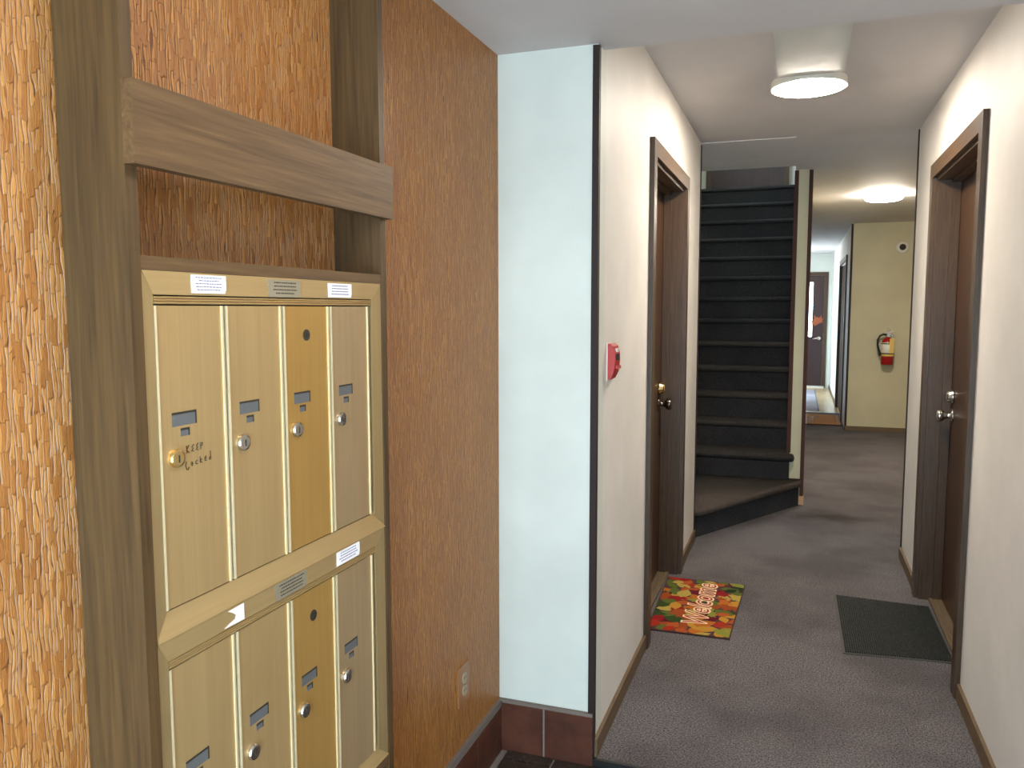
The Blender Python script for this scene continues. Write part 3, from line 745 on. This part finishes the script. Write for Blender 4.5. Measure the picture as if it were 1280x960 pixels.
for (cx, cy) in spots:
    cx += rng.uniform(-.02, .02); cy += rng.uniform(-.025, .025)
    a = rng.uniform(0, 6.28); L = rng.uniform(.075, .13); kind = rng.choice((0, 0, 1)); zz += 0.000012
    vs = []
    for px, py in leaf_poly(kind, L):
        x = cx + px * math.cos(a) - py * math.sin(a); y = cy + px * math.sin(a) + py * math.cos(a)
        f = (y - MY0) / (MY1 - MY0)
        x = min(max(x, MX0 + .016 - .016 * f), MX1 - .026 + .022 * f); y = min(max(y, MY0 + .008), MY1 - .006)
        vs.append((x, y))
    u = []
    for p in vs:
        if not u or (abs(p[0] - u[-1][0]) + abs(p[1] - u[-1][1])) > 1e-4: u.append(p)
    if len(u) > 2 and abs(u[0][0] - u[-1][0]) + abs(u[0][1] - u[-1][1]) < 1e-4: u.pop()
    if len(u) < 3: continue
    try: bm.faces.new([bm.verts.new((p[0], p[1], zz)) for p in u]).material_index = rng.randrange(len(cols))
    except ValueError: pass
me = bpy.data.meshes.new('leaf_print'); bmesh.ops.translate(bm, verts=bm.verts, vec=-wm.location); bm.to_mesh(me); bm.free()
for m in lm: me.materials.append(m)
for p in me.polygons:
    if p.normal.z < 0: p.flip()
lp = bpy.data.objects.new('leaf_print', me); C.objects.link(lp); lp.parent = wm; lp['kind'] = 'stuff'; lp['label'] = 'printed red, orange, yellow and green autumn leaves'
def text_mesh(name, body, size, offset, mat, parent, center, rotz, z, ext=0.0002, shear=0.25, sx=1.0):
    cu = bpy.data.curves.new(name, 'FONT'); cu.body = body; cu.size = size; cu.offset = offset; cu.extrude = ext; cu.shear = shear
    cu.align_x = 'CENTER'; cu.align_y = 'CENTER'; cu.resolution_u = 3
    tmp = bpy.data.objects.new('tmp_text', cu); C.objects.link(tmp)
    bpy.context.view_layer.update()
    me = bpy.data.meshes.new_from_object(tmp.evaluated_get(bpy.context.evaluated_depsgraph_get()))
    bpy.data.objects.remove(tmp); bpy.data.curves.remove(cu)
    me.name = name; me.materials.clear(); me.materials.append(mat)
    me.transform(Matrix.Translation(Vector((center[0], center[1], z)) - world_loc(parent)) @ Matrix.Rotation(rotz, 4, 'Z') @ Matrix.Diagonal((sx, 1, 1, 1)))
    o = bpy.data.objects.new(name, me); C.objects.link(o); o.parent = parent
    return o
cream_ink = plain('cream_lettering', (228, 196, 156), 0.9); red_ink = plain('red_lettering', (150, 40, 36), 0.9)
text_mesh('lettering_outline', 'Welcome', 0.150, 0.0065, cream_ink, wm, (-0.395, 3.79), math.radians(90), 0.0082, sx=0.95)['label'] = 'cream outline of the word Welcome'
text_mesh('lettering', 'Welcome', 0.150, -0.0015, red_ink, wm, (-0.395, 3.79), math.radians(90), 0.0087, sx=0.95)['label'] = 'red script word Welcome'

rm = thing('entrance_mat', 'black ribbed entrance mat at the right door', 'door mat', (0.42, 3.78, 0.0))
quad = [(0.210, 3.425), (0.628, 3.470), (0.622, 4.105), (0.203, 4.130)]
obj('backing', prism(bmesh.new(), quad, 2, 0.0004, 0.005), plain('grey_rubber_edge', (70, 68, 64), 0.8), rm, 0.001)
bm = bmesh.new(); q = [Vector((a, b, 0)) for a, b in quad]; NR = 46
for k in range(NR):
    f0, f1 = (k + .12) / NR, (k + .88) / NR
    ins = lambda A, B, f: A.lerp(B, 0.02 + 0.96 * f)
    a = ins(q[0], q[1], f0); b = ins(q[0], q[1], f1); c = ins(q[3], q[2], f1); d_ = ins(q[3], q[2], f0)
    a, d_ = a.lerp(d_, .012), d_.lerp(a, .012); b, c = b.lerp(c, .012), c.lerp(b, .012)
    prism(bm, [(p.x, p.y) for p in (a, b, c, d_)], 2, 0.0045, 0.0095)
r_ = obj('ribs', bm, M['mat'], rm); r_['kind'] = 'stuff'; r_['label'] = 'fine black carpet ribs'

cm = thing('coir_mat', 'tan coir mat with black border at the far hall door', 'door mat', (0.31, 10.8, 0))
box('mat_base', (0.085, 0.520), (10.30, 11.28), (0.0005, 0.014), M['coir'], cm, 0.002)
for xa, xb in ((0.120, 0.132), (0.478, 0.490)): box('border_line', (xa, xb), (10.34, 11.24), (0.014, 0.0144), M['black'], cm)
box('border_edge', (0.085, 0.520), (10.296, 10.318), (0.0005, 0.0145), plain('dark_mat_edge', (70, 40, 24), .9), cm)
bm = bmesh.new()
for (a, b, c, d_) in ((0.17, 0.185, 10.5, 10.85), (0.20, 0.212, 10.5, 10.8), (0.17, 0.215, 10.95, 11.02), (0.25, 0.285, 10.98, 11.08)): bx(bm, (a, b), (c, d_), (0.014, 0.0143))
obj('worn_print', bm, M['inkb'], cm)['kind'] = 'stuff'
rn = thing('hall_runner', 'blue-grey runner on the far hall floor in front of the end door', 'rug', (-0.1, 13.0, 0))
box('pile', (-0.45, 0.285), (11.75, 14.75), (0.0005, 0.008), M['blue'], rn, 0.002)
box('binding', (0.285, 0.300), (11.75, 14.75), (0.0005, 0.0085), plain('dark_blue_binding', (84, 88, 112), 0.9), rn)
